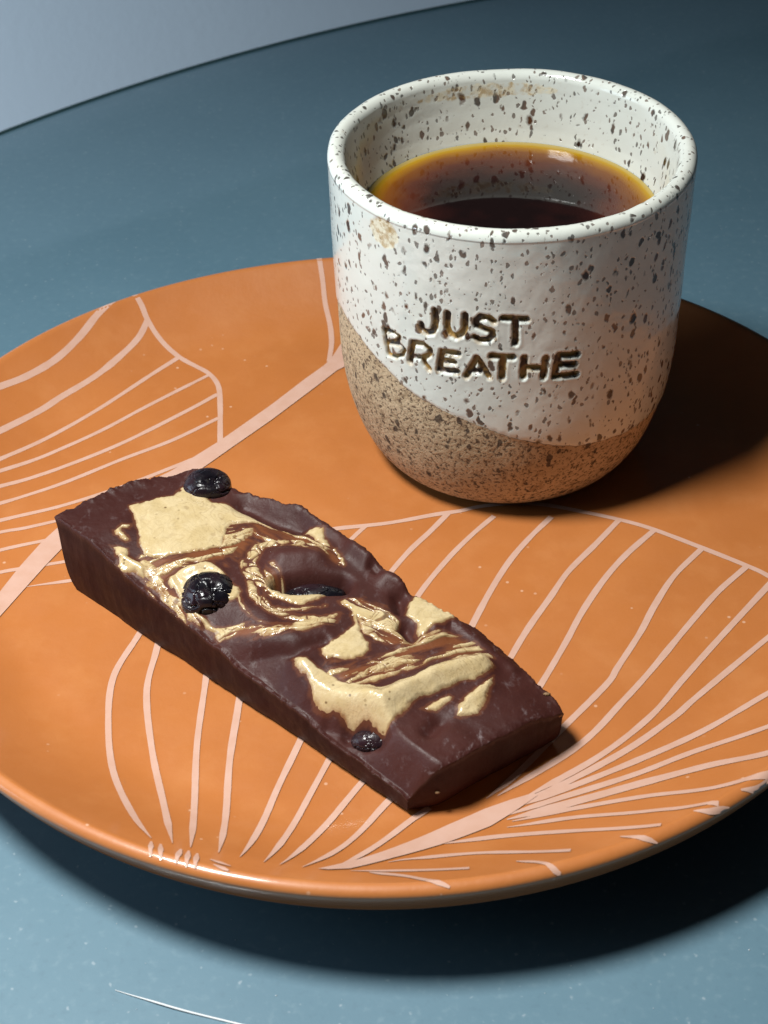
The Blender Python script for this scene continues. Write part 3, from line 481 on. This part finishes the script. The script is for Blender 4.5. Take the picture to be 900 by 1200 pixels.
# fine chocolate threads cutting through the butter loops
thr = fbm(Ss * 1.4 + .6 * fbm(Ss * .9, Tt * .9, o=2, seed=61), Tt * 1.4 + .6 * fbm(Ss * .9, Tt * .9, o=2, seed=62), o=2, seed=60)
ring_zone = np.zeros(Ss.shape)
for pts, bw in D['band_b'][:2]: ring_zone = np.maximum(ring_zone, sstep(.45, .1, seg_dist(Ss, Tt, pts)))
sdf = np.minimum(sdf, np.where(ring_zone > .2, np.abs(np.sin(thr * 26)) * .09 - .012, 1))
for pts, (dx, dy), base in D['streak']:
    z_ = poly_sdf(ws, wt, pts)
    m = z_ > -.3
    al = Ss * dx + Tt * dy; ac = -Ss * dy + Tt * dx
    sw = .12 * fbm(Ss * 2, Tt * 2, o=3, seed=77)
    f1 = fbm(al * 1.1, (ac + sw) * 9.5, o=4, seed=70)
    val = np.minimum(z_ + .10, (f1 + base + .35 * np.minimum(z_, 0)) * .22)
    sdf = np.where(m, np.maximum(sdf, val), sdf)
    inside = sstep(-.10, .08, z_)
    cara = np.maximum(cara, inside * np.clip(.55 + 1.3 * fbm(al * 1.3, (ac + sw) * 7, o=3, seed=71), 0, 1))
    streaky = np.maximum(streaky, inside)
sdf = sdf + (.010 * fbm(Ss * 9, Tt * 9, o=3, seed=54) + .045 * fbm(Ss * 3.1, Tt * 3.1, o=3, seed=58)) * sstep(-.3, -.1, sdf)
cara = np.maximum(cara, .40 * sstep(-.05, 0.0, sdf))
cara = np.clip(cara * 1.1, 0, 1)
bloom = .30 + .70 * sstep(8.3, 9.6, Ss) * sstep(-.3, .4, fbm(Ss * .9, Tt * .9, o=2, seed=80) + .25)
# fine chocolate veins drawn out through the butter
vx = Ss + .30 * fbm(Ss * 1.1, Tt * 1.1, o=3, seed=63); vy = Tt + .30 * fbm(Ss * 1.1, Tt * 1.1, o=3, seed=64)
vf = fbm(vx * 1.6, vy * 1.6, o=2, seed=65)
line = np.abs((vf * 9 + .25 * fbm(Ss * 6, Tt * 6, o=2, seed=66)) % 1.0 - .5)
lw_ = .10 + .10 * fbm(Ss * 1.3, Tt * 1.3, o=2, seed=67)
vein = sstep(lw_, lw_ * .3, line) * np.clip(.15 + .75 * streaky + .75 * ring_zone + .22 * sstep(.0, .35, fbm(Ss * .8, Tt * .8, o=2, seed=68)), 0, 1)
# height
Z = zsurf(Ss, Tt)
Z = Z + .040 * fbm(Ss * .9, Tt * .9, o=2, seed=90) + .007 * fbm(Ss * 4, Tt * 4, o=3, seed=91) + .0015 * fbm(Ss * 18, Tt * 18, o=2, seed=92)
for pts, r, h in D['bump']:
    d = seg_dist(bs, bt_, pts); Z = Z + h * np.exp(-(d / r) ** 2 * (1.5 if h > 0 else 1.2))
Z = Z - .07 * np.exp(-dEnd / .07) - .04 * np.exp(-dStart / .08) - .035 * np.exp(-(tm0 - Tt) / .05)
Z = Z + .022 * fbm(Ss * 5, Tt * 5, o=3, seed=93) * np.exp(-dE / .25) + .05 * fbm(Ss * 11, Tt * 11, o=4, seed=94) * np.exp(-dE / .05)          # ragged lip
Z = Z + .13 * fbm(Ss * .4, Tt * 2.2, o=3, seed=101) * np.exp(-dStart / .22) + .09 * np.maximum(0, fbm(Ss * 1.6, Tt * .3, o=3, seed=102)) * np.exp(-(tm0 - Tt) / .16)
Z = np.maximum(Z, .35)
XY = O + Ss[..., None] * e_ + Tt[..., None] * n_
topV = np.concatenate([XY, Z[..., None]], -1).reshape(-1, 3)
# skirt
loop = np.r_[np.arange(NU) * NV, (NU - 1) * NV + np.arange(1, NV), (np.arange(NU - 2, -1, -1)) * NV + NV - 1, np.arange(NV - 2, 0, -1)]
side_id = np.r_[np.zeros(NU), np.ones(NV - 1), np.full(NU - 1, 2), np.full(NV - 2, 3)]
LV = topV[loop]; K = 16
cen = np.array([LV[:, 0].mean(), LV[:, 1].mean()])
tg = np.roll(LV[:, :2], -6, 0) - np.roll(LV[:, :2], 6, 0); tg /= np.linalg.norm(tg, axis=1)[:, None]
inw = np.stack([-tg[:, 1], tg[:, 0]], -1)
if np.mean(np.sum(inw * (cen - LV[:, :2]), 1)) < 0: inw = -inw
for _ in range(12): inw = (inw + np.roll(inw, 1, 0) + np.roll(inw, -1, 0)) / 3
inw = inw / np.clip((inw ** 2).sum(1), .45, 1)[:, None]
ls = np.r_[0, np.cumsum(np.linalg.norm(np.diff(LV[:, :2], axis=0), axis=1))]
under = np.select([side_id == 0, side_id == 1, side_id == 2], [.24, .42, .15], .15)
ls_, lt_, b0, b1, c0, c1 = [a.ravel()[loop] for a in (Ss, Tt, s0 + 0 * Ss, s1 + 0 * Ss, tmin + 0 * Ss, tm0 + 0 * Ss)]
rows = [topV]; att = {k: [a.ravel()] for k, a in dict(cara=cara, bloom=bloom, side=cara * 0).items()}
for k in range(1, K + 1):
    f = k / K; z = LV[:, 2] * (1 - f); q = f ** 5
    rnd = .022 * math.sin(min(1, f * 6) * math.pi / 2) + .02 * f
    na = np.clip(np.minimum(np.minimum(ls_ - b0, b1 - ls_) + np.minimum(lt_ - c0, c1 - lt_), 9) * 3, 0, 1)
    sn = np.clip(ls_, b0 + rnd + .10 * q, b1 - rnd - .20 * q); tn = np.clip(lt_, c0 + rnd + .13 * q, c1 - rnd - .10 * q)
    P_ = O + sn[:, None] * e_ + tn[:, None] * n_
    wob_ = (.04 * fbm(ls * 1.2, z * 1.2, o=4, seed=95) + .014 * fbm(ls * 6, z * 6, o=3, seed=96)) * min(1, f * 4) * (1 - q)
    cd = np.minimum(np.abs(ls_ - b0), np.abs(b1 - ls_)) + np.minimum(np.abs(lt_ - c0), np.abs(c1 - lt_))
    wob_ = wob_ * sstep(0, .35, cd)
    rows.append(np.column_stack([P_ + inw * wob_[:, None], z]))
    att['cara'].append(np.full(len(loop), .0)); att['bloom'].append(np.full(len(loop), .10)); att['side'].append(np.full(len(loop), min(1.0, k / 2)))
V = np.vstack(rows); nL = len(loop); F_ = [gridfaces(NU, NV)]
prev = loop
for k in range(1, K + 1):
    cur = NU * NV + (k - 1) * nL + np.arange(nL)
    F_.append(np.stack([np.roll(prev, -1), prev, cur, np.roll(cur, -1)], -1)); prev = cur
F_ = np.vstack(F_)
bar = empty('chocolate_bar', (*(O + 5.5 * e_ + 1.8 * n_), 0))
tag(bar, 'dark chocolate bar swirled with nut butter and studded with blueberries', 'chocolate bar')
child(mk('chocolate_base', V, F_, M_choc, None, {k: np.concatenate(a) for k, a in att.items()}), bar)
# nut butter: its own skin lying in and over the chocolate
hB = -.035 + .075 * sstep(-.05, .10, sdf) + .02 * sstep(.05, .4, sdf)
hB = hB - .012 * vein + .012 * fbm(Ss * 7, Tt * 3, o=3, seed=99) * sstep(0, .1, sdf)
gx_ = np.gradient(Z, axis=0) / (np.gradient(Ss, axis=0) + 1e-6); gy_ = np.gradient(Z, axis=1) / (np.gradient(Tt, axis=1) + 1e-6)
ZB = Z + hB
keep = sdf > -.05
F2 = gridfaces(NU, NV); kf = keep.ravel()[F2].all(1); F2 = F2[kf]
used = np.unique(F2); remap = np.full(NU * NV, -1); remap[used] = np.arange(len(used))
VB = np.concatenate([XY, ZB[..., None]], -1).reshape(-1, 3)[used]
child(mk('nut_butter_swirl', VB, remap[F2], M_butter, None, dict(sdf=sdf.ravel()[used], streaky=streaky.ravel()[used], vein=vein.ravel()[used])), bar)
print('tris', 2 * (len(F_) + len(F2)), 2 * NT_ * NPm)
# ---- blueberries; the longest also fills the hollow as a dark mass for its shade
def zat_bar(s, t):
    d2 = (Ss - s) ** 2 + (Tt - t) ** 2; return float(Z.ravel()[np.argmin(d2)])
import bmesh
def ico(sub):
    bm = bmesh.new(); bmesh.ops.create_icosphere(bm, subdivisions=sub, radius=1); v = np.array([x.co[:] for x in bm.verts]); f = np.array([[q.index for q in p.verts] for p in bm.faces]); bm.free(); return v, f
IV, IF = ico(6)
for i, ((s, t_), r, dz, sx) in enumerate(D['berry']):
    q = IV + 0
    wr = noise(q[:, 0] * 1.3 + i * 7, q[:, 1] * 1.3, q[:, 2] * 1.3, seed=120 + i)
    wq = .25 * noise(q[:, 0] * 3, q[:, 1] * 3, q[:, 2] * 3, seed=140 + i)
    fold = np.abs(noise(q[:, 0] * 1.5 + i * 3 + wq, q[:, 1] * 1.5 + wq, q[:, 2] * 1.5, seed=130 + i))
    fold2 = np.abs(noise(q[:, 0] * 3.4 + i * 5 + wq, q[:, 1] * 3.4, q[:, 2] * 3.4 + wq, seed=150 + i))
    rad = 1 + .10 * wr - .13 * np.exp(-(fold / .05) ** 2) - .05 * np.exp(-(fold2 / .07) ** 2)
    ax = np.array([.25, -.35, .9]); ax /= np.linalg.norm(ax); cdot = q @ ax
    if i < 2: rad = rad - .25 * np.exp(-((1 - cdot) / .04))
    P = q * rad[:, None] * np.array([r * sx, r * .92, r * .82])
    c_ = O + s * e_ + t_ * n_
    zz = zsurf(np.array(s), np.array(t_)) + dz
    child(mk('blueberry', P + np.array([c_[0], c_[1], float(zz)]), IF, M_berry), bar)
# ---- nut crumbs stuck to the edges
CV, CF = ico(3)
def crumb(x, y, z, r, seed):
    q = CV * (1 + .5 * fbm(CV[:, 0] * 1.6 + seed, CV[:, 1] * 1.6, CV[:, 2] * 1.6, o=3, seed=seed))[:, None] * np.array([1.5, .8, .7]) * r
    child(mk('nut_crumb', q + np.array([x, y, z]), CF, M_nut), bar)
p = O + 11.55 * e_ + 3.42 * n_; crumb(p[0], p[1], .90, .075, 5)
p = O + 11.15 * e_ + 3.60 * n_; crumb(p[0], p[1], 1.10, .045, 8)
p = O + 10.95 * e_ + .40 * n_; crumb(p[0], p[1], .62, .032, 11)
p = O + .02 * e_ - .02 * n_
# ================================================================== fibre and dust on the table
pl = smooth_line(D['hair'], .1); th_ = []
R_ = .022; m_ = 6; V = []
for i, (x, y) in enumerate(pl):
    tgv = pl[min(i + 1, len(pl) - 1)] - pl[max(i - 1, 0)]; tgv = tgv / np.linalg.norm(tgv); nr = np.array([-tgv[1], tgv[0]])
    ta_ = R_ * min(1, i / 12 + .25)
    for k in range(m_):
        a = 2 * math.pi * k / m_; V.append((x + nr[0] * ta_ * math.cos(a), y + nr[1] * ta_ * math.cos(a), TZ + .02 + ta_ * math.sin(a) + .02 * math.sin(i * .15) ** 2))
n0 = len(pl)
F3 = np.array([[i * m_ + k, (i + 1) * m_ + k, (i + 1) * m_ + (k + 1) % m_, i * m_ + (k + 1) % m_] for i in range(n0 - 1) for k in range(m_)])
tag(mk('fibre', np.array(V), F3, M_hair), 'thin white fibre lying on the glass in front of the plate', 'fibre')
V = []; F4 = []
DV, DF = ico(1)
for i in range(330):
    x, y = rng.uniform(-14, 14), rng.uniform(-22, -6)
    if i > 330: x, y = rng.uniform(-16, 22), rng.uniform(8, 34)
    if math.hypot(x, y) < 8.2: continue
    r = float(rng.choice([.008, .011, .015, .022], p=[.62, .28, .08, .02]))
    F4.append(DF + len(V) * len(DV)); V.append(DV * np.array([r * rng.uniform(.8, 2), r, r * .5]) + np.array([x, y, TZ + .004]))
tag(mk('dust', np.vstack(V), np.vstack(F4), M_dust), kind='stuff')
